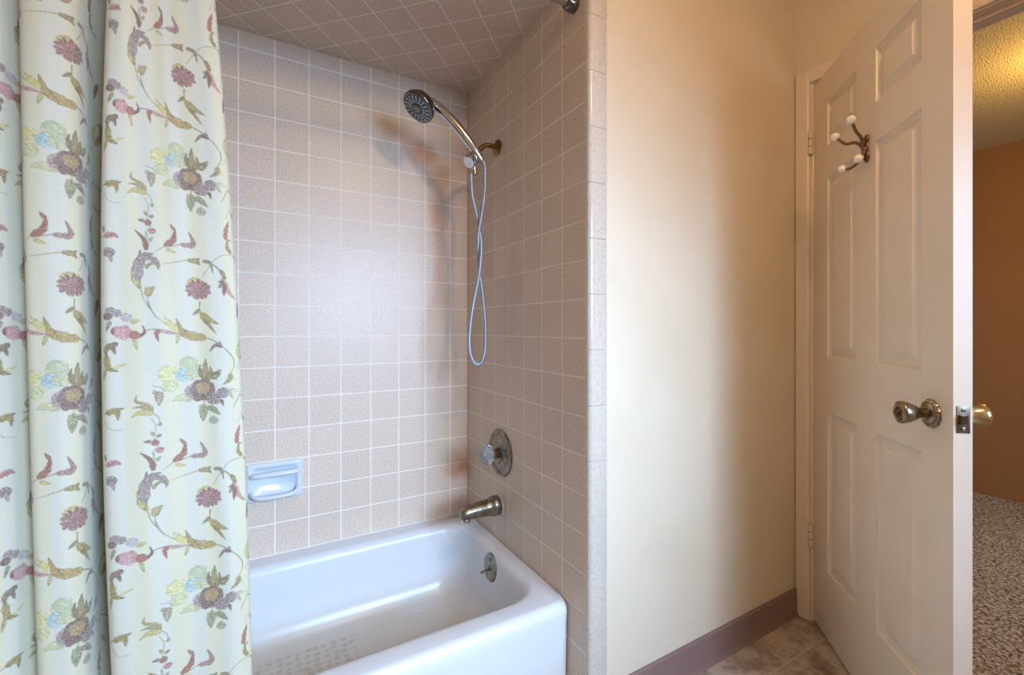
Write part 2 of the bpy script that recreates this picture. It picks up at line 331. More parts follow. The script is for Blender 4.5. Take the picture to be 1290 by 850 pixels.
# overflow plate with trip lever on the faucet end of the tub
AX = Vector((-1, 0, .13)).normalized(); O = Vector((-.0600, -.352, .258))
b = MB(); b.lathe([(.049, 0), (.0495, .003), (.047, .006), (.036, .0085), (.014, .0095), (.002, .0095)], O, AX, 32)
b.lathe([(.005, .009), (.005, .011), (.0035, .0125), (.0005, .0125)], O+Vector((0, 0, .028)), AX, 12)
op = b.build('overflow_plate', M['pewter'], tub)
b = MB(); p0 = O+AX*.008+Vector((0, 0, -.004))
b.lathe([(.009, 0), (.009, .004), (.006, .006), (.001, .006)], p0, AX, 16)
b.tube([p0+AX*.003, p0+Vector((-.018, .002, -.004)), p0+Vector((-.034, .004, -.010))], [.0035, .0032, .004], 10)
b.build('trip_lever', M['dark_chrome'], op)
b = MB()
b.tube([O+AX*.006+Vector((0, .014, -.042)), O+AX*.010+Vector((0, 0, -.050)), O+AX*.006+Vector((0, -.016, -.042))], .004, 8)
b.build('lip', M['chrome'], op)

# ------------------------------------------------------------------ tub spout
b = MB(); SY, SZ = -.295, .4545; rr = []
for (x, r, dz, s_) in ((-.0015, .037, 0, 1), (-.004, .038, 0, 1), (-.030, .037, 0, 1), (-.034, .033, -.001, 1), (-.060, .0315, -.002, .98), (-.100, .029, -.003, .94), (-.130, .027, -.004, .9), (-.146, .025, -.006, .86), (-.156, .020, -.009, .8), (-.160, .010, -.012, .7)):
    rr.append([(x, SY+r*math.cos(a)*(.9), SZ+dz+r*s_*math.sin(a)) for a in np.linspace(0, 2*PI, 28, endpoint=False)])
b.rings(rr)
sp = b.build('tub_spout', M['pewter'], smooth=50)
tag(sp, 'aged pewter tub spout under the valve plate, pointing over the tub', 'spout')
b = MB(); b.lathe([(.014, 0), (.0145, .010), (.016, .011), (.016, .018), (.012, .0185), (.010, .012)], (-.136, SY, SZ-.018), (0, 0, -1), 20)
b.build('nozzle', M['chrome'], sp)
b = MB(); b.lathe([(.041, 0), (.041, .0014), (.0385, .002)], (-.0001, SY, SZ), (-1, 0, 0), 28); c = b.build('caulk_ring', M['ceramic'], sp); c['label'] = 'white caulk ring'

# ------------------------------------------------------------------ shower valve
VY, VZ = -.315, .660
b = MB(); b.lathe([(.088, .0002), (.089, .003), (.086, .007), (.066, .0105), (.062, .0135), (.040, .0155), (.036, .019), (.022, .020), (.02, .020)], (0, VY, VZ), (-1, 0, 0), 48)
b.lathe([(.005, 0), (.005, .003), (.001, .004)], (-.0085, VY, VZ+.073), (-1, 0, 0), 12); b.lathe([(.005, 0), (.005, .003), (.001, .004)], (-.0085, VY, VZ-.073), (-1, 0, 0), 12)
va = b.build('shower_valve', M['pewter']); tag(va, 'round pewter shower valve plate with faceted clear knob above the spout', 'faucet valve')
b = MB(); b.lathe([(.020, .018), (.020, .024), (.016, .026), (.016, .032), (.019, .034), (.019, .042), (.014, .045)], (0, VY, VZ), (-1, 0, 0), 24); c = b.build('stem', M['bronze'], va); c['label'] = 'bronze collar'
bm = bmesh.new(); bmesh.ops.create_icosphere(bm, subdivisions=2, radius=.039)
for v in bm.verts:
    v.co.x *= .82; q = v.co.normalized(); v.co *= 1+.05*math.sin(6*math.atan2(q.z, q.y))
    v.co += Vector((-.060, VY, VZ))
b = MB(); bm.verts.index_update(); b.add([v.co[:] for v in bm.verts], [[v.index for v in f.verts] for f in bm.faces]); bm.free()
kn = b.build('knob', M['acrylic'], va, smooth=0); kn['label'] = 'clear faceted acrylic knob'
b = MB(); b.lathe([(.008, 0), (.013, .002), (.013, .006), (.008, .018), (.004, .022)], (-.044, VY, VZ), (-1, 0, 0), 12); b.build('screw_cap', M['chrome'], kn)

# ------------------------------------------------------------------ shower arm and hand shower
AY = -.289
b = MB(); path = spline([(-.004, AY, 1.826), (-.030, AY, 1.829), (-.052, AY, 1.826), (-.074, AY, 1.808), (-.092, AY, 1.782)], 7)
b.tube(path, .0095, 16)
sa = empty('shower_mount', (0, AY, 1.826)); tag(sa, 'bronze shower arm with chrome cradle, high on the faucet wall', 'shower mount')
OS = Vector((0, AY, 1.826))
def rel0(b): b.v = [tuple(Vector(v)-OS) for v in b.v]; return b
rel0(b).build('arm', M['bronze'], sa, smooth=60)
b = MB(); b.lathe([(.030, .0002), (.031, .003), (.028, .007), (.018, .011), (.012, .013), (.0095, .014)], (0, AY, 1.826), (-1, 0, 0), 32); rel0(b).build('flange', M['bronze'], sa)
# swivel bracket (chrome)
D1 = (Vector((-.101, AY, 1.766))-Vector((-.074, AY, 1.808))).normalized()
b = MB(); q = Vector((-.088, AY, 1.788)); b.lathe([(.011, 0), (.015, .001), (.016, .008), (.0155, .020), (.012, .024), (.001, .026)], q, D1, 24)
br = rel0(b).build('swivel_nut', M['chrome'], sa)
b = MB(); q2 = Vector((-.092, AY-.004, 1.779)); D2 = Vector((-.62, -.28, -.62)).normalized()
b.lathe([(.008, -.006), (.019, 0), (.023, .012), (.027, .040), (.026, .056), (.021, .060), (.001, .060)], q2, D2, 28)
b.lathe([(.009, 0), (.009, .030), (.0105, .031), (.0105, .044), (.008, .046)], q2+D2*.030+Vector((.006, 0, -.012)), (0.05, 0, -1), 18)
br = rel0(b).build('cradle', M['chrome'], sa); br['label'] = 'brushed chrome cradle holding the hand shower'

hs = empty('hand_shower', (-.105, AY-.03, 1.76)); tag(hs, 'chrome hand shower with round spray head resting in its cradle', 'shower head')
HB = Vector((-.105, AY-.03, 1.76))
def rel(b): b.v = [tuple(Vector(v)-HB) for v in b.v]; return b
hp = [(-.088, AY-.034, 1.752), (-.110, AY-.032, 1.782), (-.145, AY-.026, 1.825), (-.185, AY-.018, 1.869), (-.225, AY-.010, 1.905), (-.258, AY-.004, 1.932), (-.275, AY-.001, 1.940)]
hq = spline(hp, 6); m_ = len(hq)
b = MB(); b.tube(hq, [.0125+.0065*math.sin(PI*min(1, i/m_*1.1)) for i in range(m_)], 18)
b.lathe([(.013, -.004), (.0135, .014), (.011, .018)], hp[0], Vector(hp[1])-Vector(hp[0]), 20)
rel(b).build('handle', M['chrome'], hs, smooth=60)
FN = Vector((-.60, -.16, -.78)).normalized(); HC_ = Vector((-.312, AY, 1.909))
b = MB(); b.lathe([(.0005, -.044), (.012, -.043), (.032, -.037), (.049, -.024), (.057, -.009), (.059, .002), (.059, .007), (.056, .010), (.050, .010)], HC_, FN, 44)
hd = rel(b).build('spray_head', M['dark_chrome'], hs, smooth=50)
b = MB(); b.lathe([(.050, .0085), (.0495, .0105), (.020, .0125), (.016, .0125)], HC_, FN, 40); fc = rel(b).build('spray_face', M['nozzle'], hd, smooth=50); fc['label'] = 'dark grey spray face'
u = FN.orthogonal().normalized(); w2 = FN.cross(u); b = MB()
for k in range(18):
    a = 2*PI*k/18; dd = u*math.cos(a)+w2*math.sin(a); tt = FN.cross(dd)
    for r0, r1 in ((.022, .029), (.031, .037), (.039, .0465)):
        c0, c1 = HC_+dd*r0+FN*.0115, HC_+dd*r1+FN*.0115; wd = .0022
        b.add([(c0-tt*wd)[:], (c0+tt*wd)[:], (c1+tt*wd*1.5)[:], (c1-tt*wd*1.5)[:], (c0-tt*wd*.6+FN*.003)[:], (c0+tt*wd*.6+FN*.003)[:], (c1+tt*wd+FN*.003)[:], (c1-tt*wd+FN*.003)[:]],
              [(0, 1, 2, 3), (4, 5, 6, 7), (0, 1, 5, 4), (1, 2, 6, 5), (2, 3, 7, 6), (3, 0, 4, 7)])
c = rel(b).build('spray_nozzles', M['nozzle_pale'], fc, smooth=0)
b = MB(); b.lathe([(.016, .010), (.015, .0145), (.010, .016), (.002, .0165)], HC_, FN, 24); c = rel(b).build('center_button', M['dark_chrome'], hd)
# hose (thin spiral metal), hanging in a twisted loop
def hz(px, z, dy=0): return (px, AY-.03+dy, z)
hpts = [(-.088, -.323, 1.752), (-.079, -.331, 1.735), (-.076, -.331, 1.70), (-.078, -.329, 1.62), (-.089, -.325, 1.54), (-.096, -.316, 1.47), (-.090, -.305, 1.39), (-.083, -.305, 1.325), (-.073, -.307, 1.25), (-.064, -.309, 1.15), (-.066, -.311, 1.055), (-.078, -.313, 1.012), (-.098, -.315, .998),
        (-.118, -.315, 1.014), (-.131, -.315, 1.06), (-.130, -.317, 1.13), (-.118, -.320, 1.22), (-.100, -.324, 1.31), (-.090, -.325, 1.39), (-.086, -.318, 1.46), (-.095, -.306, 1.54), (-.112, -.300, 1.62), (-.118, -.302, 1.675), (-.1195, -.304, 1.70)]
hl = spline(hpts, 12)
# resample and ripple the radius so the spiral winding shows
seg = [0]; 
for i in range(1, len(hl)): seg.append(seg[-1]+(hl[i]-hl[i-1]).length)
tot = seg[-1]; nR = 900; P2 = []
ar = np.array([p[:] for p in hl]); ss = np.linspace(0, tot, nR)
P2 = [tuple(np.interp(s_, seg, ar[:, k]) for k in range(3)) for s_ in ss]
b = MB(); b.tube(P2, [.0068+.0007*(1 if i % 3 else -1) for i in range(nR)], 10)
ho = rel(b).build('hose', M['hose'], hs, smooth=80); ho['label'] = 'silver spiral hose hanging in a twisted loop'

# ------------------------------------------------------------------ curtain rod
b = MB(); RY, RZ = -.770, 2.072
b.tube([(-1.5225, RY, RZ), (-.03, RY, RZ), (-.002, RY, RZ)], .0125, 20)
rod = b.build('curtain_rod', mat('rod_metal', (186, 176, 166), .25, .9), smooth=60); tag(rod, 'straight metal shower curtain rod across the top of the alcove', 'curtain rod')
for x, s_ in ((-.0006, -1), (-1.5234, 1)):
    b = MB(); b.lathe([(.022, 0), (.0225, .012), (.020, .030), (.017, .034), (.0126, .035)], (x, RY, RZ), (s_, 0, 0), 28)
    c = b.build('end_cap', M['dark_chrome'], rod); c['label'] = 'dark grey end cap'

# ------------------------------------------------------------------ soap dish
b = MB(); x0, x1, z0, z1 = -.839, -.661, .523, .657
def yr(x0, x1, z0, z1, r, y): return [(p[0], y, p[1]) for p in rrect(x0, x1, z0, z1, r, 5)]
b.rings([yr(x0, x1, z0, z1, .010, -.0002), yr(x0, x1, z0, z1, .010, -.009), yr(x0+.004, x1-.004, z0+.004, z1-.004, .009, -.014), yr(x0+.014, x1-.014, z0+.012, z1-.014, .012, -.015),
         yr(x0+.020, x1-.020, z0+.020, z1-.020, .012, -.009), yr(x0+.026, x1-.026, z0+.028, z1-.026, .016, -.0015)], 0, True, True)
sd = b.build('soap_dish', M['ceramic'], smooth=60); tag(sd, 'bluish white ceramic soap dish set in the tiled wall beside the curtain', 'soap dish')
b = MB(); b.tube(spline([(x0+.016, -.012, z1-.040), (x0+.024, -.026, z1-.038), (x0+.045, -.032, z1-.037), ((x0+x1)/2, -.033, z1-.037), (x1-.045, -.032, z1-.037), (x1-.024, -.026, z1-.038), (x1-.016, -.012, z1-.040)], 8), .010, 14, sy=.7)
b.build('grab_bar', M['ceramic'], sd, smooth=60)
b = MB(); b.tube(spline([(x0+.016, -.010, z0+.036), (x0+.020, -.030, z0+.028), (x0+.040, -.044, z0+.022), ((x0+x1)/2, -.047, z0+.020), (x1-.040, -.044, z0+.022), (x1-.020, -.030, z0+.028), (x1-.016, -.010, z0+.036)], 8), .0068, 12)
tr = [(x0+.018, z0+.018), (x1-.018, z0+.018)]
b.rings([[(p[0], p[1], zz) for p in ((x0+.018, -.006), (x0+.022, -.030), (x0+.042, -.042), ((x0+x1)/2, -.045), (x1-.042, -.042), (x1-.022, -.030), (x1-.018, -.006))] for zz in (z0+.014, z0+.022)])
b.build('tray', M['ceramic'], sd, smooth=50)

# ------------------------------------------------------------------ six-panel door
door = empty('door_1', (1.068, -.885, 0), R(226)); struct(door, 'cream six-panel bathroom door standing half open into the room', 'door')
DL0, DL1, DZ0, DZ1, DT = .008, .761, .012, 2.062, .035
colsx = ((.128, .335), (.446, .652)); rowsz = ((.255, .829), (1.028, 1.676), (1.790, 1.948))
b = MB()
for side in (0, 1):
    yf = lambda d: d if side == 0 else DT-d
    xs = [DL0]+[x for c_ in colsx for x in c_]+[DL1]; zs = [DZ0]+[z for c_ in rowsz for z in c_]+[DZ1]
    for i in range(len(xs)-1):
        for j in range(len(zs)-1):
            x0, x1, z0, z1 = xs[i], xs[i+1], zs[j], zs[j+1]
            if i in (1, 3) and j in (1, 3, 5):
                rs = []
                for ins, d in ((0, 0), (.0015, .004), (.009, .012), (.012, .0125), (.016, .0120), (.038, .0030), (.040, .001)):
                    rs.append([(x0+ins, yf(d), z0+ins), (x1-ins, yf(d), z0+ins), (x1-ins, yf(d), z1-ins), (x0+ins, yf(d), z1-ins)])
                b.rings(rs, 0, False, True)
            else: b.add([(x0, yf(0), z0), (x1, yf(0), z0), (x1, yf(0), z1), (x0, yf(0), z1)], [(0, 1, 2, 3)])
for (p, q) in (((DL0, DZ0), (DL1, DZ0)), ((DL1, DZ0), (DL1, DZ1)), ((DL1, DZ1), (DL0, DZ1)), ((DL0, DZ1), (DL0, DZ0))):
    b.add([(p[0], 0, p[1]), (q[0], 0, q[1]), (q[0], DT, q[1]), (p[0], DT, p[1])], [(0, 1, 2, 3)])
lf_ = b.build('door_leaf', M['door_paint'], door, smooth=0)
HXl, HYl = .0140, -.0130          # barrel stands proud of the casing edge, in front of the leaf corner
for zc in (1.848, .334):
    b = MB(); b.box((.0046, -.0030, zc-.044), (.0130, -.0004, zc+.044), 0, .0008); b.prism([(HXl-.005, HYl), (HXl+.003, HYl+.003), (.0125, -.0006), (.0050, -.0006)], 2, zc-.044, zc+.044)
    for k in range(3):
        zz = zc-.045+k*.0302; b.lathe([(.0072, 0), (.0078, .0010), (.0078, .0262), (.0072, .0272)], (HXl, HYl, zz), (0, 0, 1), 16)
    b.lathe([(.0035, 0), (.0042, .003), (.001, .006)], (HXl, HYl, zc+.046), (0, 0, 1), 10)
    h = b.build('hinge', M['cream_metal'], door, smooth=40); h['label'] = 'painted-over hinge'
def knob(name, sgn, metal, lab, loc):
    # sgn -1: room side, +1: hall side
    y0 = 0 if sgn < 0 else DT
    ax = (0, sgn, 0); o0 = (loc[0], y0, loc[1])
    b = MB(); wob = lambda a, h: 1+(.035*math.cos(12*a) if h < .006 else 0)
    b.lathe([(.0325, .0002), (.034, .002), (.033, .005), (.029, .0075), (.026, .0075), (.024, .010), (.019, .012), (.017, .010), (.012, .011)], o0, ax, 72, wob=wob)
    for k in range(24):
        a = 2*PI*k/24; cx, cz = loc[0]+.0285*math.cos(a), loc[1]+.0285*math.sin(a)
        b.lathe([(.0001, -.002), (.0024, 0), (.0026, .0015), (.0015, .0032), (.0001, .0036)], (cx, y0+sgn*.006, cz), ax, 8)
    kb = empty(name, (0, 0, 0)); kb.parent = door; kb['label'] = lab
    b.build('rosette', M['brass'] if sgn < 0 else M['bright_brass'], kb, smooth=40)
    b = MB(); b.lathe([(.0125, .010), (.0115, .014), (.0115, .024), (.013, .028), (.018, .034), (.0235, .046), (.0265, .056), (.027, .062), (.0255, .066), (.023, .0675), (.0215, .066), (.018, .0655), (.0165, .067), (.0165, .0685), (.003, .0685)], o0, ax, 40)
    b.build('knob_handle', metal, kb, smooth=40)
    b = MB(); b.lathe([(.014, .0684), (.0135, .0695), (.009, .0697), (.0085, .0725), (.001, .0728)], o0, ax, 24); c = b.build('knob_center', M['brass_dark'], kb, smooth=40)
    return kb
knob('door_knob', -1, M['brass'], 'antique brass knob with ornate rosette facing the room', (.690, .930))
knob('door_knob', 1, M['bright_brass'], 'bright brass knob on the hall side', (.690, .930))
b = MB(); b.box((DL1-.0005, .005, .930-.030), (DL1+.0015, .030, .930+.030), 0, .0006)
for zz in (.909, .951): b.lathe([(.0042, 0), (.0042, .0012), (.002, .0018), (.0003, .001)], (DL1+.0014, .0175, zz), (1, 0, 0), 12)
lp = b.build('latch_plate', M['pewter'], door, smooth=30); lp['label'] = 'tarnished latch plate in the door edge'
b = MB(); b.prism([(.010, .920), (.025, .920), (.025, .940), (.010, .940)], 0, DL1+.001, DL1+.004); b.add([(DL1+.004, .010, .920), (DL1+.004, .025, .920), (DL1+.004, .025, .940), (DL1+.004, .010, .940), (DL1+.013, .011, .921), (DL1+.013, .011, .939)], [(0, 1, 2, 3), (0, 4, 1), (3, 2, 5), (0, 3, 5, 4), (1, 4, 5, 2)])
b.build('latch_bolt', M['brass_dark'], lp, smooth=0)

# ------------------------------------------------------------------ coat hook on the door
ND = Vector((-.7193, .6947, 0)); DD = Vector((-.6947, -.7193, 0)); HK = Vector((1.068, -.885, 0))+DD*.402
ck = empty('coat_hook', HK+Vector((0, 0, 1.672))); tag(ck, 'bronze double coat hook with four white porcelain tips on the door', 'coat hook')
def hp_(l, n, z): return DD*l+ND*n+Vector((0, 0, z-1.672))
b = MB()
for (zc, ry, rz_) in ((1.700, .011, .014), (1.676, .009, .018), (1.650, .013, .020)):
    rr = []
    for (s_, n_) in ((1, .0004), (1, .004), (.8, .007), (.3, .0085)):
        rr.append([hp_(ry*s_*math.cos(a), n_, zc+rz_*s_*math.sin(a))[:] for a in np.linspace(0, 2*PI, 24, endpoint=False)])
    b.rings(rr)
for zc in (1.703, 1.644): b.lathe([(.0036, .006), (.0036, .0105), (.0005, .0115)], hp_(0, 0, zc), ND, 10)
b.build('base_plate', M['hook_bronze'], ck, smooth=50)
def prong(pts, lab):
    P = spline([hp_(*p) for p in pts], 8); n = len(P); b = MB(); b.tube(P, [.0050-.0012*(i/n) for i in range(n)], 12)
    g = b.build('prong', M['hook_bronze'], ck, smooth=60)
    dr = (P[-1]-P[-3]).normalized(); c = P[-1]-dr*.002; b = MB()
    b.lathe([(.0045, -.001), (.009, .002), (.0122, .008), (.0125, .013), (.0095, .0205), (.005, .0235), (.0004, .0245)], c, dr, 24)
    t = b.build('tip', M['porcelain'], g, smooth=60); t['label'] = 'white porcelain tip'
prong([(.0, .008, 1.655), (.003, .014, 1.680), (.014, .024, 1.702), (.034, .046, 1.716), (.046, .060, 1.736)], '')
prong([(-.0, .008, 1.655), (-.003, .014, 1.680), (-.014, .026, 1.698), (-.034, .044, 1.704), (-.048, .060, 1.728)], '')
prong([(.003, .008, 1.675), (.003, .013, 1.652), (.012, .022, 1.636), (.028, .034, 1.628), (.038, .040, 1.628)], '')
prong([(-.003, .008, 1.675), (-.004, .013, 1.652), (-.014, .022, 1.634), (-.030, .034, 1.625), (-.040, .042, 1.628)], '')

# ------------------------------------------------------------------ shower curtain
# colours of the brocade threads
TH = dict(O=(112, 98, 70), O2=(146, 136, 102), G=(168, 148, 92), G2=(196, 178, 116), Y=(190, 182, 122), Y2=(196, 192, 146), B=(160, 180, 182), B2=(150, 168, 162), M=(102, 80, 74), M2=(130, 106, 98), P=(178, 134, 130), P2=(190, 154, 152), R=(138, 84, 74), R2=(164, 112, 100), R3=(136, 104, 62), L=(164, 150, 146), L2=(176, 168, 168), GG=(158, 162, 132), GG2=(180, 184, 158))
MOTIFS = [
 ('s',[(150.0,1203.2),(146.0,1183.5),(136.0,1163.8),(128.8,1151.4)],1.6,1.2,'O2'),
 ('s',[(139.6,1179.5),(133.1,1159.7),(120.0,1143.7),(99.9,1128.9)],1.2,1.5,'O2'),
 ('l',[(150.4,1202.0),(157.5,1222.6),(155.0,1245.0),(150.0,1260.2)],11,'Y','O'),
 ('l',[(153.0,1215.5),(152.0,1242.7),(142.0,1260.8),(129.9,1264.3)],15,'L','M'),
 ('l',[(142.0,1258.4),(129.9,1254.3),(123.7,1244.6),(124.7,1237.0)],9,'L','M'),
 ('l',[(146.0,1245.6),(150.0,1257.7),(149.0,1270.2)],6,'L','M'),
 ('l',[(142.0,1237.2),(136.0,1246.3),(123.7,1247.2)],5,'G','O'),
 ('l',[(141.0,1188.7),(141.0,1201.1),(127.8,1204.2)],7,'G','O2'),
 ('l',[(140.0,1188.7),(134.9,1197.6),(130.9,1207.8)],5,'G','O2'),
 ('s',[(140.4,1188.7),(139.6,1173.7),(133.9,1160.1)],1.5,1.2,'O2'),
 ('l',[(140.6,1269.7),(143.0,1288.1),(157.0,1304.6)],8,'R','O'),
 ('s',[(134.9,1283.9),(139.6,1300.9),(132.9,1314.2),(137.6,1326.1),(134.9,1346.4),(141.0,1363.1)],1.0,1.0,'O2'),
 ('f',(136.4,1318.8),6,'R2','M',6,1.0),
 ('f',(130.9,1304.8),6,'P','R',6,1.0),
 ('l',[(142.0,1321.9),(152.0,1322.4)],5,'O2','M'),
 ('l',[(134.9,1328.9),(127.4,1332.3)],5,'G','O'),
 ('l',[(137.0,1331.2),(142.0,1339.3)],5,'G','O2'),
 ('l',[(136.0,1286.3),(129.9,1294.4)],5,'GG','O2'),
 ('l',[(139.0,1288.5),(140.0,1303.4)],4,'GG','O2'),
 ('s',[(113.4,1279.6),(127.8,1268.2)],1.6,0.8,'O2'),
 ('l',[(113.8,1280.3),(99.7,1292.3),(95.5,1314.4)],10,'R2','R'),
 ('l',[(96.5,1309.2),(102.9,1320.0)],5,'R2','M'),
 ('s',[(108.1,1279.3),(88.0,1285.6)],1.0,1.4,'M'),
 ('l',[(89.1,1285.0),(68.5,1287.4),(75.0,1310.7)],9,'P','M'),
 ('l',[(111.3,1274.7),(96.5,1269.5)],6,'Y','G'),
 ('s',[(116.5,1247.7),(96.5,1252.9),(77.2,1258.1)],0.9,2.2,'G'),
 ('l',[(79.4,1257.5),(66.3,1257.6),(60.8,1263.3)],8,'G','O'),
 ('l',[(77.2,1257.6),(66.3,1256.3),(60.1,1249.5)],8,'G','O'),
 ('f',(68.5,1212.5),15,'Y','G',10,1.0),
 ('f',(65.2,1203.8),20,'M','P',16,1.0),
 ('s',[(57.9,1228.1),(46.2,1247.2),(32.6,1265.4),(14.1,1272.2),(-0.0,1266.5)],1.2,1.4,'O2'),
 ('s',[(5.9,1272.8),(-1.2,1261.2)],1.5,1.2,'M'),
 ('l',[(56.3,1257.6),(44.0,1254.0),(40.6,1235.7)],6,'O2','M'),
 ('s',[(55.2,1257.7),(44.0,1254.0),(32.6,1245.5),(25.7,1229.9)],2.0,3.4,'O2'),
 ('l',[(28.0,1243.1),(23.4,1227.4),(33.8,1218.9)],6,'G','O'),
 ('l',[(24.6,1224.6),(18.8,1203.5),(7.1,1187.8)],9,'P','R2'),
 ('l',[(24.6,1222.0),(32.6,1208.3)],6,'M2','M'),
 ('l',[(23.0,1216.7),(25.7,1192.6)],6,'R','M'),
 ('s',[(64.1,1182.1),(64.5,1165.2),(57.4,1152.2)],1.6,1.4,'O'),
 ('l',[(65.2,1167.8),(76.1,1157.2)],5,'O2','O'),
 ('l',[(64.1,1162.2),(55.9,1145.6),(40.3,1120.3)],9,'O','G'),
 ('l',[(63.0,1160.8),(51.1,1148.4),(35.4,1140.1)],10,'G','O'),
 ('l',[(65.3,1165.0),(75.8,1157.9)],4,'O2','O'),
 ('l',[(17.6,1300.0),(15.3,1319.0),(10.6,1335.7)],7,'R2','R'),
 ('s',[(14.1,1340.6),(7.1,1360.3)],1.1,0.9,'GG'),
 ('l',[(15.3,1300.3),(8.3,1299.6)],4,'G','O'),
 ('l',[(9.4,1273.9),(15.3,1286.8),(14.1,1300.4)],6,'G','O'),
 ('l',[(-1.2,1184.0),(2.4,1166.4),(4.7,1152.8)],6,'O2','M'),
 ('l',[(-1.9,1183.6),(0.7,1169.1),(5.7,1153.1)],5,'R','M2'),
 ('l',[(200.2,1287.5),(188.9,1292.3),(180.3,1288.3)],9,'P','R'),
 ('s',[(207.6,1287.3),(198.3,1288.2)],1.2,1,'M'),
 ('f',(193.6,1261.6),9,'L','M',7,1.0),
 ('l',[(191.7,1254.5),(189.8,1245.0)],4,'L','M'),
 ('l',[(202.1,1306.5),(201.1,1294.6)],5,'L','M'),
 ('f',(190.7,1160.0),9,'L','M',7,1.0),
 ('f',(195.7,1152.2),7,'M2','M',6,1.0),
 ('f',(183.5,1158.9),7,'L','M',6,1.0),
 ('f',(170.2,1151.2),8,'L2','L',7,1.0),
 ('f',(183.5,1127.8),8,'R','M',6,1.0),
 ('f',(175.4,1125.1),13,'P','P2',8,1.0),
 ('f',(159.8,1121.1),8,'R2','R',6,1.0),
 ('l',[(166.0,1143.4),(152.4,1146.2)],8,'G','GG'),
 ('l',[(191.7,1144.6),(197.7,1126.5)],5,'GG','O'),
 ('l',[(160.8,1113.2),(156.6,1094.8)],5,'Y','O2'),
 ('l',[(153.4,1117.1),(146.0,1126.3),(149.2,1138.3)],4,'R','M'),
 ('s',[(154.1,1117.1),(143.9,1128.4),(124.3,1130.3),(97.6,1122.9)],1.6,1.2,'M'),
 ('l',[(123.3,1127.6),(129.8,1123.6),(127.0,1108.0)],7,'R2','R'),
 ('l',[(123.3,1127.6),(111.1,1124.8),(95.3,1122.0)],6,'P2','P'),
 ('l',[(57.0,1114.8),(77.0,1117.8),(93.1,1127.5),(101.0,1150.7)],15,'G','R3'),
 ('l',[(70.0,1113.5),(88.5,1119.2),(102.1,1134.3)],9,'G','R3'),
 ('l',[(99.9,1128.9),(108.9,1139.7),(117.7,1153.2)],10,'Y','Y'),
 ('l',[(97.6,1122.0),(102.1,1104.4)],5,'Y','O2'),
 ('s',[(57.0,1114.8),(41.5,1106.2),(24.4,1088.8),(15.0,1071.4),(16.5,1057.1),(23.2,1046.0)],1.8,1.0,'O'),
 ('l',[(31.8,1097.5),(43.9,1100.6),(53.5,1088.1)],6,'M2','M'),
 ('l',[(35.4,1100.4),(36.6,1108.9)],4,'O2','M'),
 ('l',[(21.9,1046.5),(24.4,1034.7),(35.4,1026.3)],8,'G','O'),
 ('s',[(19.4,1048.7),(14.5,1031.3)],1,0.6,'Y'),
 ('l',[(181.5,1107.0),(196.7,1098.3),(197.7,1082.9)],9,'O2','M'),
 ('l',[(197.7,1088.0),(194.7,1064.8),(181.5,1059.0)],9,'G','O'),
 ('l',[(187.6,1064.5),(171.2,1071.6)],4,'Y','G'),
 ('l',[(188.6,1100.7),(185.6,1087.7)],5,'M2','M'),
 ('l',[(198.7,1062.4),(202.7,1042.1)],5,'O2','G'),
 ('f',(115.5,1050.6),15,'Y2','Y',8,1.0),
 ('f',(113.3,1028.8),12,'GG2','Y',8,1.0),
 ('l',[(81.6,1002.1),(97.6,1006.0),(112.2,1001.7)],14,'Y2','GG'),
 ('f',(85.1,1067.0),15,'Y','B2',8,1.0),
 ('f',(95.3,1046.9),13,'B','B2',8,1.0),
 ('f',(81.6,1048.9),12,'Y','B2',7,1.0),
 ('l',[(62.5,1034.0),(70.0,1051.1),(68.8,1066.3)],7,'O2','M'),
 ('l',[(60.6,1032.5),(61.5,1056.3),(60.1,1075.8)],10,'O2','O'),
 ('l',[(59.4,1033.9),(53.0,1047.5),(54.0,1061.6)],7,'G','O'),
 ('l',[(53.0,1039.1),(45.1,1045.7),(36.1,1055.2)],13,'O','GG'),
 ('f',(80.5,1015.8),14,'L','M2',8,1.0),
 ('f',(66.5,1017.6),21,'M2','M',10,1.0),
 ('f',(66.5,1020.9),12,'G','M2',8,1.0),
 ('f',(51.1,1001.1),12,'L','M',8,1.0),
 ('f',(35.4,1011.3),11,'L','M',8,1.0),
 ('f',(74.7,1004.3),8,'M2','M',6,1.0),
 ('l',[(39.1,998.8),(35.4,985.8)],5,'O2','M'),
 ('l',[(26.8,1012.1),(19.4,998.7)],5,'GG','O2'),
 ('s',[(26.8,1010.7),(12.0,1011.1),(-3.1,1010.0)],1.5,0.6,'GG'),
 ('l',[(28.1,1015.0),(14.5,1017.0)],4,'GG','O2'),
 ('s',[(66.5,995.3),(66.5,987.0)],1.3,1.0,'O'),
 ('l',[(67.2,991.2),(68.1,974.6),(69.3,958.9)],13,'GG','O'),
 ('l',[(60.6,986.5),(51.1,979.5),(41.0,969.3)],10,'GG','O'),
 ('f',(52.3,960.6),8,'GG','M2',7,1.0),
 ('l',[(129.2,1020.4),(129.2,1008.4),(129.6,994.5)],12,'O2','M2'),
 ('l',[(128.7,1017.7),(129.2,1008.4),(129.6,997.7)],6,'P','GG'),
 ('s',[(121.1,1018.6),(126.5,1027.0),(138.5,1030.4)],1.2,0.9,'M2'),
 ('l',[(133.1,1022.0),(138.5,1017.1)],4,'L','M'),
 ('l',[(138.5,981.1),(143.9,996.2),(159.8,1005.4),(158.7,1015.9)],6,'G','O2'),
 ('l',[(138.5,981.1),(150.2,994.1),(165.0,994.0)],6,'GG','O2'),
 ('l',[(137.4,981.0),(154.5,985.2),(167.1,977.7)],9,'Y','G'),
 ('s',[(137.4,981.8),(130.9,973.7),(128.7,960.1)],1.4,1.2,'O2'),
 ('l',[(130.9,959.0),(127.6,965.4)],5,'G','GG'),
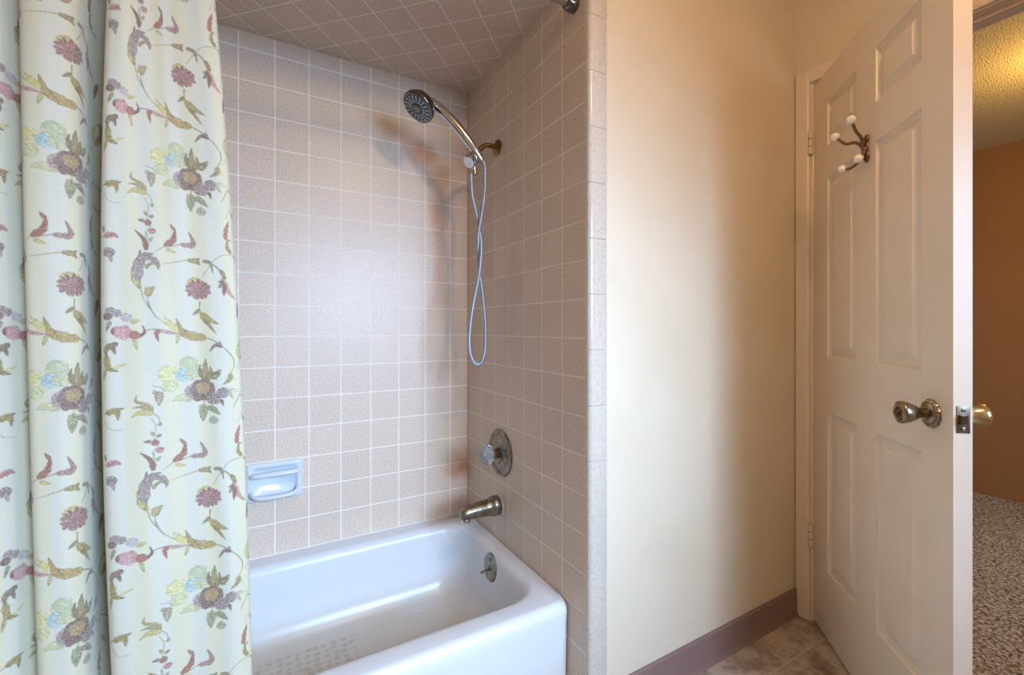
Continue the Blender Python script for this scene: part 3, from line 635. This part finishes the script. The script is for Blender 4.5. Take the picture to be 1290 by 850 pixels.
 ('l',[(141.7,985.4),(138.5,995.8)],5,'O2','G'),
 ('l',[(199.7,986.8),(187.6,992.1),(175.4,994.9)],9,'G','O'),
 ('l',[(189.6,991.0),(183.5,986.6),(183.5,974.9)],8,'G','O'),
 ('s',[(207.6,983.7),(197.7,988.4),(187.6,989.5)],1.2,1.4,'O'),
 ('l',[(3.2,1072.4),(7.0,1094.1),(-4.4,1114.2)],8,'Y','GG'),
 ('l',[(1.9,1072.4),(-8.2,1093.8),(-4.4,1114.2)],8,'G','M2'),
 ('s',[(4.4,1071.0),(11.5,1054.1)],1.2,0.8,'GG'),
 ('s',[(-10.3,983.4),(-8.2,963.2),(-0.6,943.7)],1.1,1.0,'O2'),
 ('l',[(-0.6,952.4),(5.7,966.0)],5,'G','GG'),
 ('s',[(201.7,975.4),(193.7,960.5),(177.4,957.9)],1.6,1.0,'B2'),
 ('s',[(300,1395),(280,1375),(262,1330),(250,1290),(255,1240)],1.4,1.2,'O'),
 ('l',[(278,1370),(255,1365),(240,1385)],8,'O','M'),
 ('l',[(278,1370),(262,1352),(238,1350)],7,'O','M'),
 ('l',[(262,1330),(245,1318)],5,'O','M'),
 ('l',[(256,1290),(275,1262)],9,'O2','O'),
 ('s',[(255,1240),(268,1200),(262,1160),(240,1120),(212,1110)],1.4,1.2,'O2'),
 ('l',[(268,1200),(240,1205),(232,1230)],8,'O','O2'),
 ('l',[(266,1180),(245,1160)],8,'R','O2'),
 ('l',[(262,1160),(285,1150)],7,'O','M'),
 ('l',[(240,1120),(246,1090)],7,'O','O2'),
 ('s',[(300,1395),(312,1370)],1.2,1,'O'),
]

REP_Z = 389.0; REP_U = 292.0; TR = 2.5      # mm, samples per mm
TWp, THp = int(REP_U*TR), int(REP_Z*TR)
base = np.zeros((THp, TWp, 3)); alpha = np.zeros((THp, TWp))
def fillpoly(pts, col, al=1.0):
    """pts in mm (u, z); paint a closed polygon into the repeat, wrapping round"""
    pts = np.array(pts)*TR; mn = np.floor(pts.min(0)).astype(int)-1; mx = np.ceil(pts.max(0)).astype(int)+1
    xs = np.arange(mn[0], mx[0]+1); ys = np.arange(mn[1], mx[1]+1); cov = np.zeros((len(ys), len(xs)))
    for ox, oy in ((.25, .25), (.75, .75), (.25, .75), (.75, .25)):
        X, Y = np.meshgrid(xs+ox, ys+oy); ins = np.zeros(X.shape, int)
        for i in range(len(pts)):
            (x1, y1), (x2, y2) = pts[i], pts[(i+1) % len(pts)]
            if y1 == y2: continue
            c_ = ((y1 > Y) != (y2 > Y)) & (X < (x2-x1)*(Y-y1)/(y2-y1)+x1); ins = ins+np.where(c_, 1 if y2 > y1 else -1, 0)
        cov += (ins != 0)*.25
    cov *= al; paint(xs, ys, cov, col)
_r = rng.rand(THp, TWp); _s = _r.copy()
for _k in (1, 2): _s = _s+np.roll(_r, _k, 0)+np.roll(_r, _k, 1)+np.roll(_r, (_k, _k), (0, 1))
_s = (_s-_s.mean())/_s.std(); MOT = np.clip(1+.17*_s, .55, 1.5)      # mottled colour of the threads
def paint(xs, ys, cov, col):
    ix = np.ix_(ys % THp, xs % TWp); c3 = np.array(lin(col))*MOT[ix][..., None]
    a0 = alpha[ix]; base[ix] = base[ix]*(1-cov[..., None])+c3*cov[..., None]; alpha[ix] = a0*(1-cov)+cov
def jit(c, k=10): j = rng.randint(-k, k+1); return tuple(int(min(255, max(0, x+j))) for x in c)
def curve(pts, n=10): return np.array([tuple(p)[:2] for p in spline([(p[0], p[1], 0) for p in pts], n)])
def ribbon(P, wf, col, al=1.0):
    T = np.gradient(P, axis=0); T /= np.maximum(np.linalg.norm(T, axis=1, keepdims=True), 1e-6); Nn = np.stack([-T[:, 1], T[:, 0]], 1)
    t = np.linspace(0, 1, len(P)); wv = np.array([wf(x) for x in t])[:, None]/2
    fillpoly(np.concatenate([P+Nn*wv, (P-Nn*wv)[::-1]]), col, al); return Nn, t
def stroke(pts, w0, w1, c):
    ribbon(curve(pts), lambda t: w0+(w1-w0)*t, TH[c], .95)
def leaf(pts, wd, c, c2):
    P = curve(pts, 12 if len(pts) > 2 else 18); m_ = len(P)
    ph = rng.rand()*6; tooth = .14 if wd >= 6 else .05
    f = lambda t: max(.25, wd*(math.sin(PI*min(1, t**.62*.97+.02))**1.15)*(1+tooth*math.sin(t*26+ph)))
    ribbon(P, lambda t: f(t)+1.0, jit(TH[c2], 12), .85); Nn, t = ribbon(P, lambda t: max(.2, f(t)-.9), jit(TH[c], 12), .92)
    if wd >= 5:          # ribs stitched across the leaf
        n = max(4, int(np.linalg.norm(np.diff(P, axis=0), axis=1).sum()/1.9))
        T = np.gradient(P, axis=0); T /= np.maximum(np.linalg.norm(T, axis=1, keepdims=True), 1e-6)
        for k in range(1, n):
            i = int(k/n*(m_-1)); h = f(t[i])*.5
            for s_ in (-1, 1):
                if rng.rand() < .2: continue
                q = P[i]+Nn[i]*s_*h*.1; r_ = P[i]+Nn[i]*s_*h*.95+T[i]*h*.8
                cc = TH[c2] if rng.rand() < .7 else TH['M' if rng.rand() < .3 else 'O2']
                ribbon(np.array([q, (q+r_)/2, r_]), lambda t: .8, jit(cc, 18), .8)
        stroke([tuple(P[0]), tuple(P[m_//2]), tuple(P[-1])] if len(pts) < 3 else pts, .8, .4, c2)
def flower(c, r, c1, c2, n, sq):
    for ring_, (rr_, pl) in enumerate(((.98, .50), (.74, .46), (.50, .42), (.28, .3))):
        nn = max(5, int(n*1.35*(1-.18*ring_))); ph = rng.rand()*6
        for k in range(nn):
            a = 2*PI*k/nn+ph+rng.uniform(-.12, .12); R0 = r*rr_*rng.uniform(.88, 1.06)
            tip = np.array([c[0]+R0*math.cos(a), c[1]+R0*math.sin(a)*sq]); q = np.array([c[0]+(R0-r*pl)*math.cos(a), c[1]+(R0-r*pl)*math.sin(a)*sq])
            wd = 2*PI*r*rr_/nn*1.0
            d = np.array([math.cos(a), math.sin(a)]); P = np.array([q-d*r*.1, q+d*r*.12, (q+tip)/2, tip-d*r*.05, tip]); pr = (.5, .8, 1., .75, .1)
            T_ = np.array([-d[1], d[0]])
            def shp(s_): return np.concatenate([P+T_*(np.array(pr)[:, None]*wd*.5*s_), (P-T_*(np.array(pr)[:, None]*wd*.5*s_))[::-1]])
            fillpoly(shp(1.15), jit(TH[c2], 12), .8); fillpoly(shp(.66), jit(TH[c1], 14), .9)
            if r > 9 and rng.rand() < .8: ribbon(np.array([q, (q+tip)/2, tip-d*r*.1]), lambda t: .7, jit(TH[c2], 12), .7)
for s_ in MOTIFS:
    if s_[0] == 's': stroke(*s_[1:])
    elif s_[0] == 'l': leaf(*s_[1:])
    else: flower(*s_[1:])
# a couple of pale blossoms worked over the rest keep their own colour; threads leave some ground showing
alpha *= np.clip(.93-.10*np.roll(_s, (7, 11), (0, 1)), .5, 1)

# plan of the folds at mid height, from the right hem leftwards: (x, y, group) ; groups slide with height
PLAN = [(-.834, -.790, 0), (-.840, -.797, 0), (-.862, -.801, 0), (-.900, -.797, 0), (-.940, -.800, .3), (-.985, -.806, .6), (-1.018, -.808, 1), (-1.031, -.803, 1), (-1.036, -.792, 1), (-1.035, -.772, 1), (-1.036, -.750, 1), (-1.041, -.735, 1.1), (-1.049, -.730, 1.4),
        (-1.055, -.738, 1.7), (-1.0575, -.757, 2), (-1.0585, -.778, 2), (-1.0635, -.793, 2), (-1.078, -.803, 2), (-1.100, -.806, 2.4), (-1.118, -.803, 3), (-1.126, -.793, 3), (-1.128, -.778, 3), (-1.134, -.768, 3), (-1.143, -.772, 3), (-1.150, -.788, 3), (-1.166, -.802, 3), (-1.190, -.807, 3), (-1.22, -.803, 3), (-1.235, -.785, 3), (-1.25, -.768, 3),
        (-1.27, -.785, 3), (-1.30, -.803, 3), (-1.33, -.800, 3), (-1.345, -.775, 3), (-1.37, -.770, 3), (-1.39, -.795, 3), (-1.42, -.805, 3), (-1.45, -.790, 3), (-1.47, -.770, 3), (-1.49, -.785, 3)]
pl = np.array(PLAN); sp3 = np.array([p[:] for p in spline([tuple(p) for p in PLAN], 14)])
arc = np.concatenate([[0], np.cumsum(np.linalg.norm(np.diff(sp3[:, :2], axis=0), axis=1))])
UT = arc[-1]; du = .00135; uvis = arc[np.searchsorted(-sp3[:, 0], 1.24)]
us = np.concatenate([np.arange(0, uvis, du), np.arange(uvis, UT, .006)]); zs_ = np.concatenate([np.arange(.05, .42, .012), np.arange(.42, 1.78, .00135), np.arange(1.78, 2.045, .012)])
px = np.interp(us, arc, sp3[:, 0]); py = np.interp(us, arc, sp3[:, 1]); pg = np.interp(us, arc, sp3[:, 2])
# sideways drift of each fold at three heights (1.74, 1.13, .49)
offs = {0: (-.038, 0, .021), 1: (.009, 0, .016), 2: (-.005, 0, .008), 3: (-.010, 0, .015)}
def drift(g, z):
    z3 = np.array([.49, 1.13, 1.74]); q = np.clip(z, .2, 2.0)
    def L3(v): return v[0]*(q-z3[1])*(q-z3[2])/((z3[0]-z3[1])*(z3[0]-z3[2]))+v[1]*(q-z3[0])*(q-z3[2])/((z3[1]-z3[0])*(z3[1]-z3[2]))+v[2]*(q-z3[0])*(q-z3[1])/((z3[2]-z3[0])*(z3[2]-z3[1]))
    vals = np.stack([L3(offs[k][::-1]) for k in range(4)])
    lo = np.clip(np.floor(g).astype(int), 0, 3); hi = np.minimum(lo+1, 3); f = g-lo
    return vals[lo]*(1-f)+vals[hi]*f
GU, GZ = np.meshgrid(us, zs_); GX = np.tile(px, (len(zs_), 1)); GY = np.tile(py, (len(zs_), 1)); GG_ = np.tile(pg, (len(zs_), 1))
zz = GZ[:, 0]; DR = np.stack([drift(pg, z) for z in zs_])
X = GX+DR
amp = np.clip(1.05-.10*(GZ-1.1), .8, 1.15); Y = -.780+(GY+.780)*amp
# small slack ripples in the flat front of each fold
Y += .0012*np.sin(GU*62+GZ*3.2+.6*np.sin(GZ*5))+.0004*np.sin(GU*170-GZ*4.1+1)+.0010*np.sin(GZ*7+GU*30)+.0012*np.exp(-((GU-.02)/.02)**2)*np.sin(GZ*16)
tb_ = np.clip((.50-GZ)/.12, 0, 1); Y = np.where(Y > -.790, -.790+(Y+.790)*(1-.42*tb_), Y)
fz = np.clip((GZ-1.80)/.24, 0, 1); Y = Y*(1-fz)+(-.7865+.004*np.sin(GU*60))*fz
# colour from the woven repeat
uu = (GU*1000*TR) % TWp; vv_ = (GZ*1000*TR) % THp
x0i = np.floor(uu).astype(int) % TWp; y0i = np.floor(vv_).astype(int) % THp; x1i = (x0i+1) % TWp; y1i = (y0i+1) % THp; fx = (uu-np.floor(uu)); fy = (vv_-np.floor(vv_))
def samp(Aa):
    e_ = (lambda q: q[..., None]) if Aa.ndim == 3 else (lambda q: q)
    return Aa[y0i, x0i]*e_((1-fx)*(1-fy))+Aa[y0i, x1i]*e_(fx*(1-fy))+Aa[y1i, x0i]*e_((1-fx)*fy)+Aa[y1i, x1i]*e_(fx*fy)
CA = samp(base); AA = samp(alpha)[..., None]
gA, gB = np.array(lin((194, 192, 178))), np.array(lin((200, 191, 154)))
st_ = np.clip(.5+.5*np.sin(GU*2*PI/.049)+.35*np.sin(GU*2*PI/.017+1), 0, 1)[..., None]*.6
ground = gA*(1-st_)+gB*st_
colr = ground*(1-AA)+CA*AA
nz_, nu = X.shape
co = np.stack([X, Y, GZ], -1).reshape(-1, 3).astype(np.float32)
ii = (np.arange(nz_-1)[:, None]*nu+np.arange(nu-1)[None, :]).ravel()
quads = np.stack([ii, ii+1, ii+nu+1, ii+nu], -1).astype(np.int32)
me = bpy.data.meshes.new('shower_curtain'); me.vertices.add(len(co)); me.vertices.foreach_set('co', co.ravel())
me.loops.add(quads.size); me.loops.foreach_set('vertex_index', quads.ravel()); me.polygons.add(len(quads)); me.polygons.foreach_set('loop_start', np.arange(0, quads.size, 4, dtype=np.int32))
me.update(calc_edges=True); me.validate()
at = me.color_attributes.new('thread_colour', 'FLOAT_COLOR', 'POINT')
at.data.foreach_set('color', np.concatenate([colr.reshape(-1, 3), np.ones((len(co), 1))], 1).astype(np.float32).ravel())
me.polygons.foreach_set('use_smooth', np.ones(len(quads), bool))
m = M['brocade'] = mat('brocade', (228, 226, 208), .62, spec=.35)
an = N(m, 'ShaderNodeAttribute', attribute_name='thread_colour'); tc = N(m, 'ShaderNodeTexCoord')
mp = N(m, 'ShaderNodeMapping'); mp.inputs['Scale'].default_value = (900, 900, 260); L(m, tc.outputs['Object'], mp.inputs[0])
nz = N(m, 'ShaderNodeTexNoise', i_Scale=1, i_Detail=2); L(m, mp.outputs[0], nz.inputs['Vector'])
mr = N(m, 'ShaderNodeMapRange'); mr.inputs['To Min'].default_value = .90; mr.inputs['To Max'].default_value = 1.10; L(m, nz.outputs['Fac'], mr.inputs[0])
mx = N(m, 'ShaderNodeMix', data_type='RGBA', blend_type='MULTIPLY'); mx.inputs['Factor'].default_value = 1; L(m, an.outputs['Color'], mx.inputs['A']); L(m, mr.outputs[0], mx.inputs['B'])
L(m, mx.outputs['Result'], BS(m).inputs['Base Color']); BS(m).inputs['Sheen Weight'].default_value = .25
bp = N(m, 'ShaderNodeBump', i_Strength=.25, i_Distance=.0006); L(m, nz.outputs['Fac'], bp.inputs['Height']); L(m, bp.outputs['Normal'], BS(m).inputs['Normal'])
me.materials.append(m)
cur = bpy.data.objects.new('shower_curtain', me); COL.objects.link(cur)
tag(cur, 'cream brocade shower curtain with mauve and gold flowers, bunched at the left', 'shower curtain')
